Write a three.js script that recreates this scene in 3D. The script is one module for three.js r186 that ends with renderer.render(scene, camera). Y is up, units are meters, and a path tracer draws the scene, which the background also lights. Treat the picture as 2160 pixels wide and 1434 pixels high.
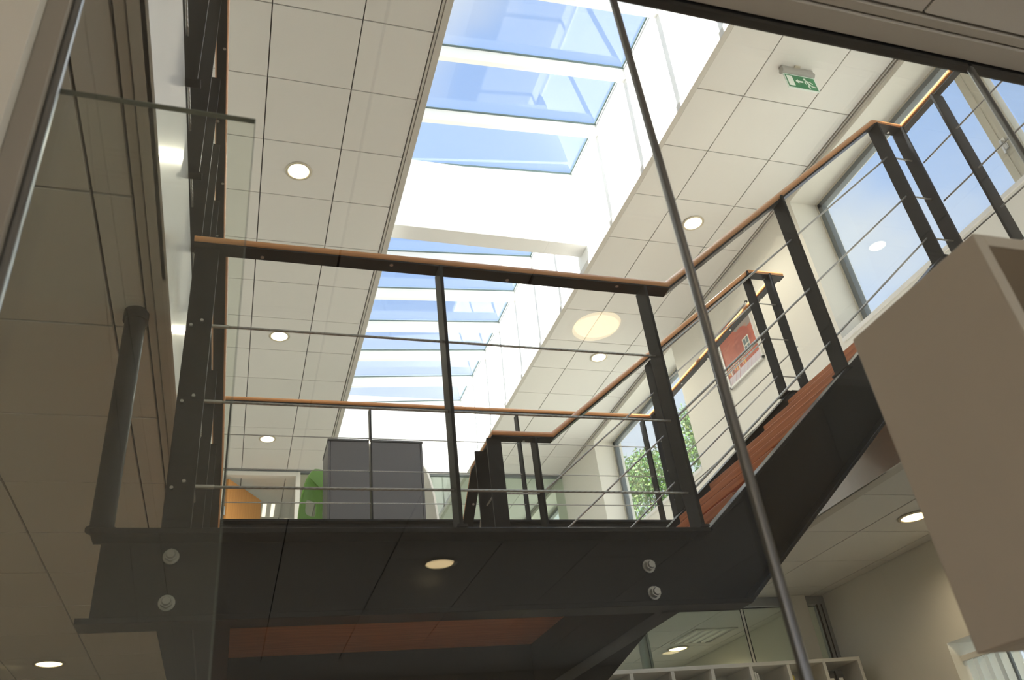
import * as THREE from 'three';
import { RoundedBoxGeometry } from 'three/addons/geometries/RoundedBoxGeometry.js';
import { mergeGeometries } from 'three/addons/utils/BufferGeometryUtils.js';
import { ImprovedNoise } from 'three/addons/math/ImprovedNoise.js';

// ------------------------------------------------------------------ camera, sky, sun, exposure
const scene = new THREE.Scene();
const EYE = 1.15;                                   // the camera's height above the ground floor
const camera = new THREE.PerspectiveCamera(44.87, 2160 / 1434, 0.05, 400);
camera.position.set(0, EYE, 0);
camera.rotation.set(THREE.MathUtils.degToRad(32.437), THREE.MathUtils.degToRad(-20.799), THREE.MathUtils.degToRad(-7.487), 'YXZ');
camera.focus = 4.6; camera.userData.fStop = 6.3; camera.updateProjectionMatrix();
scene.add(camera);
const renderer = new THREE.WebGLRenderer({ antialias: true });
renderer.toneMapping = THREE.LinearToneMapping;
renderer.toneMappingExposure = 1.0;
renderer.shadowMap.enabled = true;

const noise = new ImprovedNoise();
function fbm(x, y, z, oct = 5) { let s = 0, a = .5, f = 1; for (let i = 0; i < oct; i++) { s += a * noise.noise(x * f, y * f, z * f); a *= .5; f *= 2.03; } return s; }
{ // summer sky: deep blue overhead, milky near the horizon, a few thin clouds
  const W = 1024, H = 512, d = new Float32Array(W * H * 4);
  for (let j = 0; j < H; j++) for (let i = 0; i < W; i++) {
    const el = ((j + .5) / H - .5) * Math.PI, az = ((i + .5) / W) * 2 * Math.PI;
    const x = Math.cos(el) * Math.cos(az), y = Math.sin(el), z = Math.cos(el) * Math.sin(az);
    const tt = Math.min(1, Math.max(0, (.64 - y) / .27)), t = tt * tt * (3 - 2 * tt);
    let c = [.49 + .43 * t, .715 + .275 * t, 1.22 - .05 * t];
    const q = 1 / (Math.max(y, .02) + .25);
    let n = fbm(x * q * 2.4 + 3.1, z * q * 2.4 + 7.7, 1.5, 6) * 1.5 - .10 + .16 * (1 - y);
    n = Math.min(1, Math.max(0, n * 1.7)) * Math.min(1, Math.max(0, y * 8));
    c = [c[0] + (1.05 - c[0]) * n * .8, c[1] + (1.06 - c[1]) * n * .8, c[2] + (1.1 - c[2]) * n * .8];
    if (y < 0) c = [.3, .32, .3];
    const o = (j * W + i) * 4; d[o] = c[0]; d[o + 1] = c[1]; d[o + 2] = c[2]; d[o + 3] = 1;
  }
  const sky = new THREE.DataTexture(d, W, H, THREE.RGBAFormat, THREE.FloatType);
  sky.mapping = THREE.EquirectangularReflectionMapping; sky.magFilter = THREE.LinearFilter; sky.minFilter = THREE.LinearFilter; sky.needsUpdate = true;
  scene.background = sky;
}
const sun = new THREE.DirectionalLight(new THREE.Color(1, .965, .92), 27);
sun.position.set(2 - 20, 2 + 30, -6 + 2.2); sun.target.position.set(2, 2, -6);
sun.castShadow = true; sun.shadow.mapSize.set(4096, 4096);
Object.assign(sun.shadow.camera, { left: -14, right: 14, top: 14, bottom: -14, near: 1, far: 80 });
scene.add(sun, sun.target);

// ------------------------------------------------------------------ helpers
let seed = 7;
const rnd = () => { seed = (seed * 1664525 + 1013904223) >>> 0; return seed / 4294967296; };
const rr = (a, b) => a + (b - a) * rnd();
const V = (x, y, z) => new THREE.Vector3(x, y, z);
const used = {};
function numbered(n) { const k = used[n] = (used[n] ?? -1) + 1; return k ? n + '_' + String(k).padStart(3, '0') : n; }
const merge = (g) => { const a = (Array.isArray(g) ? g : [g]).map((q) => { const h = q.index ? q.toNonIndexed() : q; for (const k of Object.keys(h.attributes)) if (!['position', 'normal', 'uv'].includes(k)) h.deleteAttribute(k); return h; }); return a.length === 1 ? a[0] : mergeGeometries(a); };
function thing(name, label, category, pos = [0, 0, 0], group, turn = 0) {
  const o = new THREE.Group(); o.name = numbered(name); o.position.set(...pos); o.rotation.y = turn; scene.add(o);
  o.userData = { label, category }; if (group) o.userData.group = group;
  return o;
}
function struct(name, geoms, mat) {          // a piece of the setting: one mesh, or a group when geoms is null
  const o = geoms ? new THREE.Mesh(merge(geoms), mat) : new THREE.Group();
  o.name = numbered(name); o.userData.kind = 'structure'; o.castShadow = o.receiveShadow = true; scene.add(o); return o;
}
function part(parent, name, geoms, mat) {    // geoms in world coordinates, stored relative to the thing's base
  const g = merge(geoms); const p = new THREE.Vector3(); for (let q = parent; q; q = q.parent) p.add(q.position);
  if (p.lengthSq()) g.translate(-p.x, -p.y, -p.z);
  const m = new THREE.Mesh(g, mat); m.name = name; m.castShadow = m.receiveShadow = true; parent.add(m); return m;
}
function sub(parent, name) { const g = new THREE.Group(); g.name = name; parent.add(g); return g; }
function uvBox(g, grain = 0) {               // uv in metres on flat faces; u runs along the grain axis (0 x, 1 y, 2 z)
  if (g.index) g = g.toNonIndexed();
  const p = g.attributes.position, n = g.attributes.normal, uv = new Float32Array(p.count * 2);
  for (let i = 0; i < p.count; i++) {
    const a = [Math.abs(n.getX(i)), Math.abs(n.getY(i)), Math.abs(n.getZ(i))], c = [p.getX(i), p.getY(i), p.getZ(i)];
    const k = a.indexOf(Math.max(...a)), rest = [0, 1, 2].filter((q) => q !== k);
    const u = rest.includes(grain) ? grain : rest[0], v = rest.find((q) => q !== u);
    uv[i * 2] = c[u]; uv[i * 2 + 1] = c[v] + c[k] * .37;
  }
  g.setAttribute('uv', new THREE.BufferAttribute(uv, 2)); return g;
}
function box(x0, x1, y0, y1, z0, z1, grain = 0) {
  const g = new THREE.BoxGeometry(Math.abs(x1 - x0), Math.abs(y1 - y0), Math.abs(z1 - z0)); g.translate((x0 + x1) / 2, (y0 + y1) / 2, (z0 + z1) / 2); return uvBox(g, grain);
}
function rbox(x0, x1, y0, y1, z0, z1, r = .002, grain = 0) {
  const w = Math.abs(x1 - x0), h = Math.abs(y1 - y0), d = Math.abs(z1 - z0);
  const g = new RoundedBoxGeometry(w, h, d, 1, Math.min(r, w / 2.01, h / 2.01, d / 2.01)); g.translate((x0 + x1) / 2, (y0 + y1) / 2, (z0 + z1) / 2); return uvBox(g, grain);
}
function along(g, a, b) {                    // puts a geometry made along +x, centred, between a and b (its y stays upwards)
  const d = b.clone().sub(a).normalize(); let side = V(0, 1, 0).cross(d).negate();
  if (side.lengthSq() < 1e-6) side = V(0, 0, 1); side.normalize();
  const up = side.clone().cross(d); const m = new THREE.Matrix4().makeBasis(d, up, side); m.setPosition(a.clone().add(b).multiplyScalar(.5)); return g.applyMatrix4(m);
}
function bar(a, b, h, w, r = .0015) { const g = uvBox(new RoundedBoxGeometry(a.distanceTo(b), h, w, 1, Math.min(r, h / 2.1, w / 2.1)), 0); return along(g, a, b); }
function rod(a, b, r, seg = 10) { const L = a.distanceTo(b), g = new THREE.CylinderGeometry(r, r, L, seg, 1); const uv = g.attributes.uv; for (let i = 0; i < uv.count; i++) uv.setXY(i, uv.getX(i) * 6.283 * r, uv.getY(i) * L); g.rotateZ(-Math.PI / 2); return along(g, a, b); }
function sweep(pts, prof, closedEnds = true) { // prof: [side, up] pairs; mitred at the corners
  const n = prof.length, segs = [], pos = [], uv = [];
  for (let i = 0; i < pts.length - 1; i++) {
    const d = pts[i + 1].clone().sub(pts[i]).normalize(), side = d.clone().cross(V(0, 1, 0)).normalize(), up = side.clone().cross(d).normalize();
    segs.push({ d, side, up });
  }
  let run = 0;
  for (let i = 0; i < segs.length; i++) {
    const s = segs[i], ring = (at, other) => prof.map(([a, b]) => {
      const p = at.clone().addScaledVector(s.side, a).addScaledVector(s.up, b);
      if (other) { const m = s.d.clone().add(other.d).normalize(); const t = at.clone().sub(p).dot(m) / s.d.dot(m); p.addScaledVector(s.d, t); }
      return p;
    });
    const A = ring(pts[i], segs[i - 1]), B = ring(pts[i + 1], segs[i + 1]); const L = pts[i].distanceTo(pts[i + 1]); let v = 0;
    for (let k = 0; k < n; k++) {
      const k2 = (k + 1) % n, w = Math.hypot(prof[k][0] - prof[k2][0], prof[k][1] - prof[k2][1]);
      for (const [P, u, vv] of [[A[k], 0, v], [B[k2], L, v + w], [B[k], L, v], [A[k], 0, v], [A[k2], 0, v + w], [B[k2], L, v + w]]) { pos.push(P.x, P.y, P.z); uv.push(run + u, vv); }
      v += w;
    }
    if (closedEnds && i === 0) for (let k = 1; k < n - 1; k++) for (const P of [A[0], A[k + 1], A[k]]) { pos.push(P.x, P.y, P.z); uv.push(P.x, P.y); }
    if (closedEnds && i === segs.length - 1) for (let k = 1; k < n - 1; k++) for (const P of [B[0], B[k], B[k + 1]]) { pos.push(P.x, P.y, P.z); uv.push(P.x, P.y); }
    run += L;
  }
  // flat normals blended round the profile by hand: reuse computeVertexNormals on the soup, then smooth per ring direction
  const g = new THREE.BufferGeometry(); g.setAttribute('position', new THREE.Float32BufferAttribute(pos, 3)); g.setAttribute('uv', new THREE.Float32BufferAttribute(uv, 2)); g.computeVertexNormals(); return g;
}
function smooth(g, deg = 40) {               // crease-angle normals on a triangle soup
  const p = g.attributes.position, n = g.attributes.normal, m = new Map(), c = Math.cos(deg * Math.PI / 180), out = new Float32Array(p.count * 3);
  for (let i = 0; i < p.count; i++) { const k = [p.getX(i), p.getY(i), p.getZ(i)].map((q) => Math.round(q * 2e4)).join(); (m.get(k) ?? m.set(k, []).get(k)).push(i); }
  for (const l of m.values()) for (const i of l) { const a = V(n.getX(i), n.getY(i), n.getZ(i)), s = V(0, 0, 0); for (const j of l) { const b = V(n.getX(j), n.getY(j), n.getZ(j)); if (a.dot(b) > c) s.add(b); } s.normalize(); out.set([s.x, s.y, s.z], i * 3); }
  g.setAttribute('normal', new THREE.BufferAttribute(out, 3)); return g;
}
const ovalProf = (w, h, n = 16, p = 2.6) => [...Array(n).keys()].map((k) => { const t = -k / n * 2 * Math.PI, c = Math.cos(t), s = Math.sin(t); return [Math.sign(c) * Math.pow(Math.abs(c), 2 / p) * w / 2, Math.sign(s) * Math.pow(Math.abs(s), 2 / p) * h / 2]; });
const rectProf = (w, h, y = 0) => [[w / 2, y - h / 2], [-w / 2, y - h / 2], [-w / 2, y + h / 2], [w / 2, y + h / 2]];
function extrude(pts, depth, bevel = 0) {    // polygon in xy, extruded to +z
  const s = new THREE.Shape(pts.map(([x, y]) => new THREE.Vector2(x, y)));
  return uvBox(new THREE.ExtrudeGeometry(s, bevel ? { depth: depth - 2 * bevel, bevelEnabled: true, bevelSize: bevel, bevelThickness: bevel, bevelSegments: 1, bevelOffset: -bevel } : { depth, bevelEnabled: false }).translate(0, 0, bevel));
}
function thick(line, t) {                    // open 2D polyline thickened below/left by t, mitred -> polygon
  const off = line.map((p, i) => {
    const d = (a, b) => { const x = b[0] - a[0], y = b[1] - a[1], l = Math.hypot(x, y); return [x / l, y / l]; };
    const a = i ? d(line[i - 1], p) : null, b = i < line.length - 1 ? d(p, line[i + 1]) : null, n = (q) => [q[1], -q[0]];
    if (!a || !b) { const m = n(a ?? b); return [p[0] + m[0] * t, p[1] + m[1] * t]; }
    const na = n(a), nb = n(b), mx = na[0] + nb[0], my = na[1] + nb[1], k = 2 * t / (mx * mx + my * my) ; return [p[0] + mx * k, p[1] + my * k];
  });
  return [...line, ...off.reverse()];
}

// ------------------------------------------------------------------ textures and materials
function tex(w, h, f, srgb = true) {
  const d = new Uint8Array(w * h * 4);
  for (let j = 0; j < h; j++) for (let i = 0; i < w; i++) { const c = f(i / w, j / h), o = (j * w + i) * 4; d[o] = c[0]; d[o + 1] = c[1]; d[o + 2] = c[2]; d[o + 3] = 255; }
  const t = new THREE.DataTexture(d, w, h); t.wrapS = t.wrapT = THREE.RepeatWrapping; t.magFilter = THREE.LinearFilter; t.minFilter = THREE.LinearMipmapLinearFilter; t.generateMipmaps = true;
  if (srgb) t.colorSpace = THREE.SRGBColorSpace; t.needsUpdate = true; return t;
}
const per = (x, y, s, px, py) => { // noise that tiles over the unit square
  const f = (u, v) => fbm(u * px, v * py, s, 4); return f(x, y) * (1 - x) * (1 - y) + f(x - 1, y) * x * (1 - y) + f(x, y - 1) * (1 - x) * y + f(x - 1, y - 1) * x * y;
};
function woodTex(a, b, s) {
  return tex(512, 256, (x, y) => {
    const g = per(x, y, s, 3, 40), g2 = per(x, y, s + 9, 8, 90), r = .5 + .5 * Math.sin((y * 9 + per(x, y, s + 3, 1.4, 4) * 3) * 6.283);
    const t = Math.min(1, Math.max(0, .45 + g * .9 + g2 * .35 + (r - .5) * .28)); return [0, 1, 2].map((k) => a[k] + (b[k] - a[k]) * t);
  });
}
const std = (c, rough, o = {}) => new THREE.MeshStandardMaterial({ color: new THREE.Color().setRGB(...c), roughness: rough, ...o });
const phy = (c, rough, o = {}) => new THREE.MeshPhysicalMaterial({ color: new THREE.Color().setRGB(...c), roughness: rough, ...o });
const speck = tex(256, 256, (x, y) => { const v = 200 + per(x, y, 2, 60, 60) * 90 + (((x * 9973 + y * 7919) * 131) % 1) * 12; return [v, v, v]; }, false); speck.repeat.set(3, 3);
const plaster = tex(256, 256, (x, y) => { const v = 128 + per(x, y, 5, 26, 26) * 150; return [v, v, v]; }, false);
const M = {};
M.tiles = [[.80, .78, .735], [.79, .77, .725], [.81, .79, .745]].map((c) => std(c, .92, { bumpMap: speck, bumpScale: .0006 }));
M.tileGap = std([.02, .017, .013], .95);
M.ceilTrim = std([.62, .59, .53], .6);
M.paint = std([.83, .80, .72], .85, { bumpMap: plaster, bumpScale: .0008 });
M.paintWhite = std([.84, .83, .80], .7, { bumpMap: plaster, bumpScale: .0005 });
M.fascia = phy([.86, .84, .81], .35, { clearcoat: .8, clearcoatRoughness: .12 });
M.shaft = std([.94, .935, .91], .75);
M.concrete = std([.45, .43, .40], .9);
M.steel = phy([.010, .0103, .0112], .45, { clearcoat: .22, clearcoatRoughness: .09, specularIntensity: .15, bumpMap: plaster, bumpScale: .0003 });
M.bolt = std([.55, .53, .50], .38, { metalness: .85 });
M.screw = std([.6, .58, .55], .35, { metalness: .9 });
M.rope = std([.42, .41, .38], .42, { metalness: .7, bumpMap: tex(64, 64, (x, y) => { const v = 128 + 127 * Math.sin((x * 2 + y * 2) * 6.283); return [v, v, v]; }, false), bumpScale: .001 });
M.rope.bumpMap.repeat.set(60, 25);
const railWood = woodTex([226, 162, 100], [192, 126, 72], 1), treadWood = woodTex([210, 132, 80], [164, 94, 52], 4), doorWood = woodTex([232, 172, 98], [206, 140, 70], 7);
railWood.repeat.set(1.6, 7); treadWood.repeat.set(1.2, 3); doorWood.repeat.set(.9, 2.4);
M.rail = phy([1, 1, 1], .42, { map: railWood, clearcoat: .35, clearcoatRoughness: .25 });
M.tread = std([1, 1, 1], .5, { map: treadWood });
M.door = std([1, 1, 1], .45, { map: doorWood });
M.floorWood = std([.56, .44, .31], .55, { bumpMap: plaster, bumpScale: .001 });
M.parquet = std([.225, .212, .195], .5, { bumpMap: plaster, bumpScale: .0006 });
M.carpet = std([.42, .38, .33], .95);
M.lino = std([.70, .68, .63], .6);
M.alu = std([.36, .38, .40], .38, { metalness: .75 });
M.aluLight = std([.66, .66, .64], .42, { metalness: .35 });
M.chrome = std([.62, .63, .65], .22, { metalness: .95 });
M.mullion = std([.30, .31, .32], .3, { metalness: .9 });
M.frameGrey = std([.17, .19, .20], .5);
M.frameBeige = std([.60, .57, .47], .5);
M.frameBrown = std([.42, .38, .32], .6);
M.gasket = std([.006, .006, .007], .95);
M.spacer = std([.10, .15, .15], .4);
M.glass = phy([.97, .985, .97], 0, { transmission: 1, thickness: 0, ior: 1.5 });
M.glassDoor = phy([.955, .975, .95], 0, { transmission: 1, thickness: 0, ior: 1.5 });
M.glassSky = phy([.985, .995, 1], 0, { transmission: 1, thickness: 0, ior: 1.5 });
M.glassGreen = phy([.90, .95, .90], 0, { transmission: 1, thickness: 0, ior: 1.5 });
M.glassEdge = phy([.16, .19, .165], .15);
M.white = std([.78, .76, .70], .45);
M.laminate = std([.56, .50, .41], .5);
M.laminateEdge = std([.60, .56, .47], .5);
M.graphite = std([.075, .073, .078], .55);
M.graphiteDark = std([.03, .03, .032], .5);
M.green = std([.11, .27, .03], .45);
M.greenDark = std([.05, .13, .018], .5);
M.beige = std([.62, .56, .42], .6);
M.black = std([.015, .015, .015], .6);
M.lampWarm = std([.9, .85, .7], .5, { emissive: new THREE.Color(1, .74, .40), emissiveIntensity: 7 });
M.lampUp = std([.9, .88, .8], .5, { emissive: new THREE.Color(1, .84, .58), emissiveIntensity: 6 });
M.lampRim = std([.62, .56, .44], .4, { metalness: .2 });
M.lampRefl = std([.75, .70, .58], .3, { metalness: .6 });
M.leaf = std([.085, .165, .04], .6, { side: THREE.DoubleSide });
M.bark = std([.12, .085, .06], .9);
M.ground = std([.44, .43, .39], .95);
M.paper = std([.85, .84, .80], .8);
M.yellowPaper = std([.80, .66, .16], .8);
M.blind = phy([.95, .97, .95], 1, { transmission: .7, thickness: 0 });

// ------------------------------------------------------------------ levels (metres above the ground floor)
const LOW = 2.70, LAND = 2.00, UP = 3.24, TOP = 6.08, ZB = -5.56, ZG = -.91, XL = -.25, XR = 3.24, WR = 4.64, WRL = 4.47;

// ------------------------------------------------------------------ floors and slabs
struct('floor', box(-6, 5.1, -.3, 0, -15, 6, 2), M.floorWood);
struct('floor', box(-6, XL, LOW + .10, UP, -15, 6), M.lino).userData.label = 'gallery floor';
struct('floor', box(XR, WR, LOW + .10, UP, -15, 6), M.parquet);
struct('floor', box(XL, XR, LOW + .10, UP, -15, ZB - .02), M.lino);
struct('floor', box(XL, XR, LOW + .10, UP, ZG - .02, 6), M.lino);
struct('trim', box(XL - .012, XL + .004, LOW - .012, UP + .002, ZB, ZG), M.fascia);
struct('trim', box(XR - .004, XR + .012, LOW - .012, UP + .002, ZB, ZG), M.fascia);
struct('trim', [box(XL, XR, LOW - .012, UP + .06, ZB - .02, ZB + .005), box(XL, XR, UP + .045, UP + .06, ZB, ZB + .05)], M.steel);
struct('trim', box(XL, XR, LOW + .02, UP + .002, ZG - .025, ZG - .005), M.fascia);

// ------------------------------------------------------------------ ceilings of separate lay-in tiles
function tiledCeiling(y, xs, zs, skip = () => false) {   // xs, zs: joint lines; every tile is a piece of its own
  const c = struct('ceiling', [box(xs[0], xs.at(-1), y + .014, y + .05, zs.at(-1), zs[0])], M.tileGap);
  const cache = {};
  for (let i = 0; i < xs.length - 1; i++) for (let k = 0; k < zs.length - 1; k++) {
    if (skip(i, k)) continue;
    const w = xs[i + 1] - xs[i] - .008, d = zs[k] - zs[k + 1] - .008, key = w.toFixed(3) + d.toFixed(3);
    cache[key] ??= uvBox(new RoundedBoxGeometry(w, .018, d, 1, .002));
    const m = new THREE.Mesh(cache[key], M.tiles[Math.floor(rnd() * 3)]); m.name = numbered('ceiling_tile'); m.castShadow = m.receiveShadow = true;
    m.position.set((xs[i] + xs[i + 1]) / 2, y + .009 + rr(-.0006, .0006), (zs[k] + zs[k + 1]) / 2); c.add(m);
  }
  return c;
}
const lines = (a, step, n) => [...Array(n).keys()].map((k) => a - k * step);
// upper ceiling left of the skylight
tiledCeiling(TOP, [-1.22, -.617, -.025, .568, 1.06], lines(-2.31, .6055, 20));
struct('ceiling', [box(-6, -1.222, TOP, TOP + .05, -15, 6), box(-1.222, 1.06, TOP, TOP + .05, -2.312, 6)], M.tiles[0]);
struct('trim', [rbox(1.064, 1.082, TOP - .006, TOP + .04, -13.8, 6), rbox(1.086, 1.135, TOP - .012, TOP + .05, -13.8, 6)], M.ceilTrim);
// upper ceiling right of the skylight
tiledCeiling(TOP, [3.165, 3.584, 4.19, 4.595], lines(-1.785, .6, 21));
struct('ceiling', box(3.165, 4.595, TOP, TOP + .05, -1.783, 6), M.tiles[0]);
struct('trim', rbox(3.115, 3.161, TOP - .012, TOP + .05, -13.8, 6), M.ceilTrim);
struct('trim', [rbox(4.60, 4.612, TOP - .008, TOP + .04, -13.8, 6), rbox(4.622, 4.645, TOP - .02, TOP + .04, -13.8, 6)], M.ceilTrim);
// ground-floor ceilings left, right, behind and over the near room
const zl = [-1.15, -1.75, -2.36, -2.965, -3.565, -4.15, -4.73, -5.33, -5.93, -6.53, -7.13, -7.73, -8.33, -8.93, -9.53];
tiledCeiling(LOW, [-2.68, -2.08, -1.48, -.935, -.415, -.318], zl);
struct('ceiling', [box(-6, -2.682, LOW, LOW + .05, -15, ZG - .02), box(-2.682, -.318, LOW, LOW + .05, -15, -9.532), box(-2.682, -.318, LOW, LOW + .05, -1.148, ZG - .03)], M.tiles[0]);
struct('trim', [rbox(-.314, -.292, LOW - .006, LOW + .05, ZB, ZG - .03), rbox(-.288, XL, LOW - .012, LOW + .05, ZB, ZG - .03)], M.ceilTrim);
tiledCeiling(LOW, [3.33, 3.76, 4.36, WRL], [-1.19, -1.785, -2.385, -2.985, -3.585, -4.17, -4.745, -5.345, -5.945, -6.545, -7.145, -7.745]);
struct('trim', rbox(XR, 3.328, LOW - .012, LOW + .05, ZB, ZG - .03), M.ceilTrim);
struct('ceiling', [box(XL, 3.328, LOW, LOW + .05, -15, ZB - .02), box(3.33, WRL, LOW, LOW + .05, -15, -7.747), box(3.33, WRL, LOW, LOW + .05, -1.188, ZG - .03)], M.tiles[0]);
tiledCeiling(LOW, [-.374, .226, .826, 1.426, 2.026, 2.626, 3.226, 3.826, WRL], [-.822, -.222, .378, .978, 1.578, 2.178, 2.778, 3.378, 3.978, 4.578, 5.178].reverse());
struct('ceiling', [box(-.374, WRL, LOW, LOW + .05, 5.18, 6), box(-6, -.374, LOW, LOW + .05, ZG - .02, 6)], M.tiles[0]);
struct('trim', [rbox(-.374, WRL, LOW - .006, LOW + .05, -.846, -.824), rbox(-.374, WRL, LOW - .014, LOW + .05, ZG + .008, -.85)], M.ceilTrim);

// ------------------------------------------------------------------ skylight
{
  const sky = struct('skylight', null), gx = (x) => EYE + 6.15 - .075 * (3.13 - x), z0 = .6, zE = -10.8;
  const beamZ = -5.786;
  part(sky, 'reveal', box(3.13, 3.30, TOP + .04, gx(3.13) + .02, zE, z0), M.shaft);
  part(sky, 'reveal', box(.95, 1.13, TOP + .04, gx(1.13) + .02, zE, z0), M.shaft);
  part(sky, 'reveal', box(.95, 3.30, TOP - .012, gx(3.13), zE - .15, zE), M.shaft);
  part(sky, 'reveal', box(.95, 3.30, TOP + .04, gx(3.13), z0, z0 + .15), M.shaft);
  part(sky, 'roof_beam', rbox(1.12, 3.14, EYE + 5.14, EYE + 6.02, beamZ - .192, beamZ, .004), M.shaft);
  const fronts = lines(-.876, .706, 15).filter((z) => z > zE + .1);
  for (const z of fronts) {
    const g = extrude([[1.12, gx(1.12) - .145], [3.14, gx(3.14) - .145], [3.14, gx(3.14)], [1.12, gx(1.12)]], .05, .002); g.translate(0, 0, z - .05);
    part(sky, 'rafter', g, M.shaft);
  }
  const edges = [z0, ...fronts, zE];
  for (let k = 0; k < edges.length - 1; k++) {
    const zn = k ? edges[k] - .046 : edges[k], zf = edges[k + 1];
    const slab = (x0, x1, za, zb, y0, y1) => { const g = extrude([[x0, gx(x0) + y0], [x1, gx(x1) + y0], [x1, gx(x1) + y1], [x0, gx(x0) + y1]], za - zb); g.translate(0, 0, zb); return g; };
    const p = part(sky, 'pane', slab(1.10, 3.14, zn + .02, zf - .02, .004, .012), M.glassSky);
    part(p, 'glazing_bead', [slab(1.12, 3.13, zf + .016, zf + .001, -.008, .003), slab(3.108, 3.124, zn, zf + .016, -.008, .003)], M.spacer);
  }
  struct('roof', [box(-6.2, .95, TOP + .3, TOP + .55, -15.2, 6.2), box(3.3, 5.3, TOP + .3, TOP + .55, -15.2, 6.2), box(.95, 3.3, TOP + .3, TOP + .55, -15.2, zE - .15), box(.95, 3.3, TOP + .3, TOP + .55, z0 + .15, 6.2)], M.concrete);
  struct('ceiling', box(1.13, 3.12, TOP + .1, TOP + .15, -14, zE - .15), M.shaft);
  struct('ceiling', box(1.135, 3.115, TOP, TOP + .05, z0 + .15, 6), M.tiles[0]);
}

const holes = (a0, a1, b0, b1, list) => { const s = new THREE.Shape([[a0, b0], [a1, b0], [a1, b1], [a0, b1]].map(([x, y]) => new THREE.Vector2(x, y))); for (const [c0, c1, d0, d1] of list) s.holes.push(new THREE.Path([[c0, d0], [c0, d1], [c1, d1], [c1, d0]].map(([x, y]) => new THREE.Vector2(x, y)))); return s; };
// ------------------------------------------------------------------ walls
const SILL = EYE + 3.35, HEAD = EYE + 4.87;
{ // right wall, seen along -x: shape x = -z
  const w = (s, depth, x0) => { const g = new THREE.ExtrudeGeometry(s, { depth, bevelEnabled: false }); g.rotateY(Math.PI / 2); g.translate(x0, 0, 0); return uvBox(g, 2); };
  struct('wall_right', [w(holes(-6, 15, UP - .5, TOP + .35, [[-4.5, -.5, SILL, HEAD], [1.2, 4.58, SILL, HEAD], [7.07, 9.55, SILL, HEAD], [11.2, 13.4, SILL, HEAD]]), .42, WR), w(holes(-6, 15, 0, UP - .5, [[-4.5, -.6, .6, 2.2], [1.4, 4.53, .6, 2.07], [6.1, 9.2, .4, 2.05]]), .59, WRL)], M.paint);
}
{ // outer wall left, far beyond the view: tall windows on both floors let the sun in
  const zs = [[-4, -1.2], [-.6, 2.2], [2.8, 5.6], [6.2, 9], [9.6, 12.4]], hl = [], low = [0, 1];
  zs.forEach(([a, b], i) => { hl.push([a, b, UP + .3, UP + 2.55]); if (low.includes(i)) hl.push(i ? [a - .3, b + .1, .2, 2.45] : [-5.4, b, .15, 2.55]); });
  const g = new THREE.ExtrudeGeometry(holes(-6, 15, 0, TOP + .35, hl), { depth: .3, bevelEnabled: false }); g.rotateY(Math.PI / 2); g.translate(-6.3, 0, 0);
  struct('wall_left', uvBox(g, 2), M.paint);
  for (const [a, b, ...y] of hl) {
    const w = struct('window', null);
    part(w, 'window_frame', [rbox(-6.2, -6.14, y[0], y[0] + .06, -b, -a), rbox(-6.2, -6.14, y[1] - .06, y[1], -b, -a), rbox(-6.2, -6.14, y[0], y[1], -b, -b + .06), rbox(-6.2, -6.14, y[0], y[1], -a - .06, -a)], M.frameGrey);
    part(w, 'pane', box(-6.175, -6.169, y[0] + .03, y[1] - .03, -b + .03, -a - .03), M.glassSky);
  }
}
struct('wall_back', box(-6, 5.06, 0, TOP + .35, -15.3, -15), M.paint);
{ // wall behind the camera, with windows on both floors
  const hl = [[-5.6, -2.6, .4, 2.35], [-2.3, .6, .4, 2.35], [.9, 4.4, .4, 2.35], [-5.2, -2.6, UP + .8, UP + 2.4], [-1.6, 1, UP + .8, UP + 2.4], [1.6, 4.2, UP + .8, UP + 2.4]];
  struct('wall_front', uvBox(new THREE.ExtrudeGeometry(holes(-6, 5.06, 0, TOP + .35, hl), { depth: .3, bevelEnabled: false }).translate(0, 0, 6)), M.paint);
  for (const [a, b, c, d] of hl) {
    const w = struct('window', null);
    part(w, 'window_frame', [rbox(a, b, c, c + .06, 6.15, 6.2), rbox(a, b, d - .06, d, 6.15, 6.2), rbox(a, a + .06, c, d, 6.15, 6.2), rbox(b - .06, b, c, d, 6.15, 6.2)], M.frameGrey);
    part(w, 'pane', box(a + .03, b - .03, c + .03, d - .03, 6.17, 6.176), M.glassSky);
  }
}
struct('wall_front', box(-6, -.325, 0, LOW + .08, ZG - .02, -.866), M.paint);    // beside the glass partition

// windows of the right wall
function windowUnit(n, z0, z1, mull) {
  const w = struct('window', null), x0 = 4.93, x1 = 4.99;
  part(w, 'window_frame', [rbox(x0, x1, HEAD - .06, HEAD, z1, z0), rbox(x0, x1, SILL, SILL + .05, z1, z0), rbox(x0, x1, SILL, HEAD, z1, z1 + .06), rbox(x0, x1, SILL, HEAD, z0 - .06, z0)], M.frameGrey);
  part(w, 'window_bead', [rbox(x0 - .012, x0, HEAD - .014, HEAD, z1, z0), rbox(x0 - .012, x0, SILL, HEAD, z1, z1 + .014)], M.frameBeige);
  for (const [a, b] of mull) part(w, 'mullion', [rbox(x0 - .02, x1, SILL + .02, HEAD - .03, b, a, .006), rbox(x0 - .028, x0 - .01, SILL + .05, HEAD - .06, b + .05, b + .062)], M.frameBeige);
  const cuts = [z0, ...mull.flat(), z1];
  for (let k = 0; k < cuts.length; k += 2) part(w, 'pane', box(4.965, 4.971, SILL + .03, HEAD - .04, cuts[k + 1] + .02, cuts[k] - .02), M.glass);
  part(w, 'window_sill', rbox(WR - .012, x0, SILL - .03, SILL + .004, z1 + .002, z0 - .002, .004), M.paintWhite);
  return w;
}
const winA = windowUnit(1, -1.2, -4.58, [[-2.70, -2.885]]);
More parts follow.
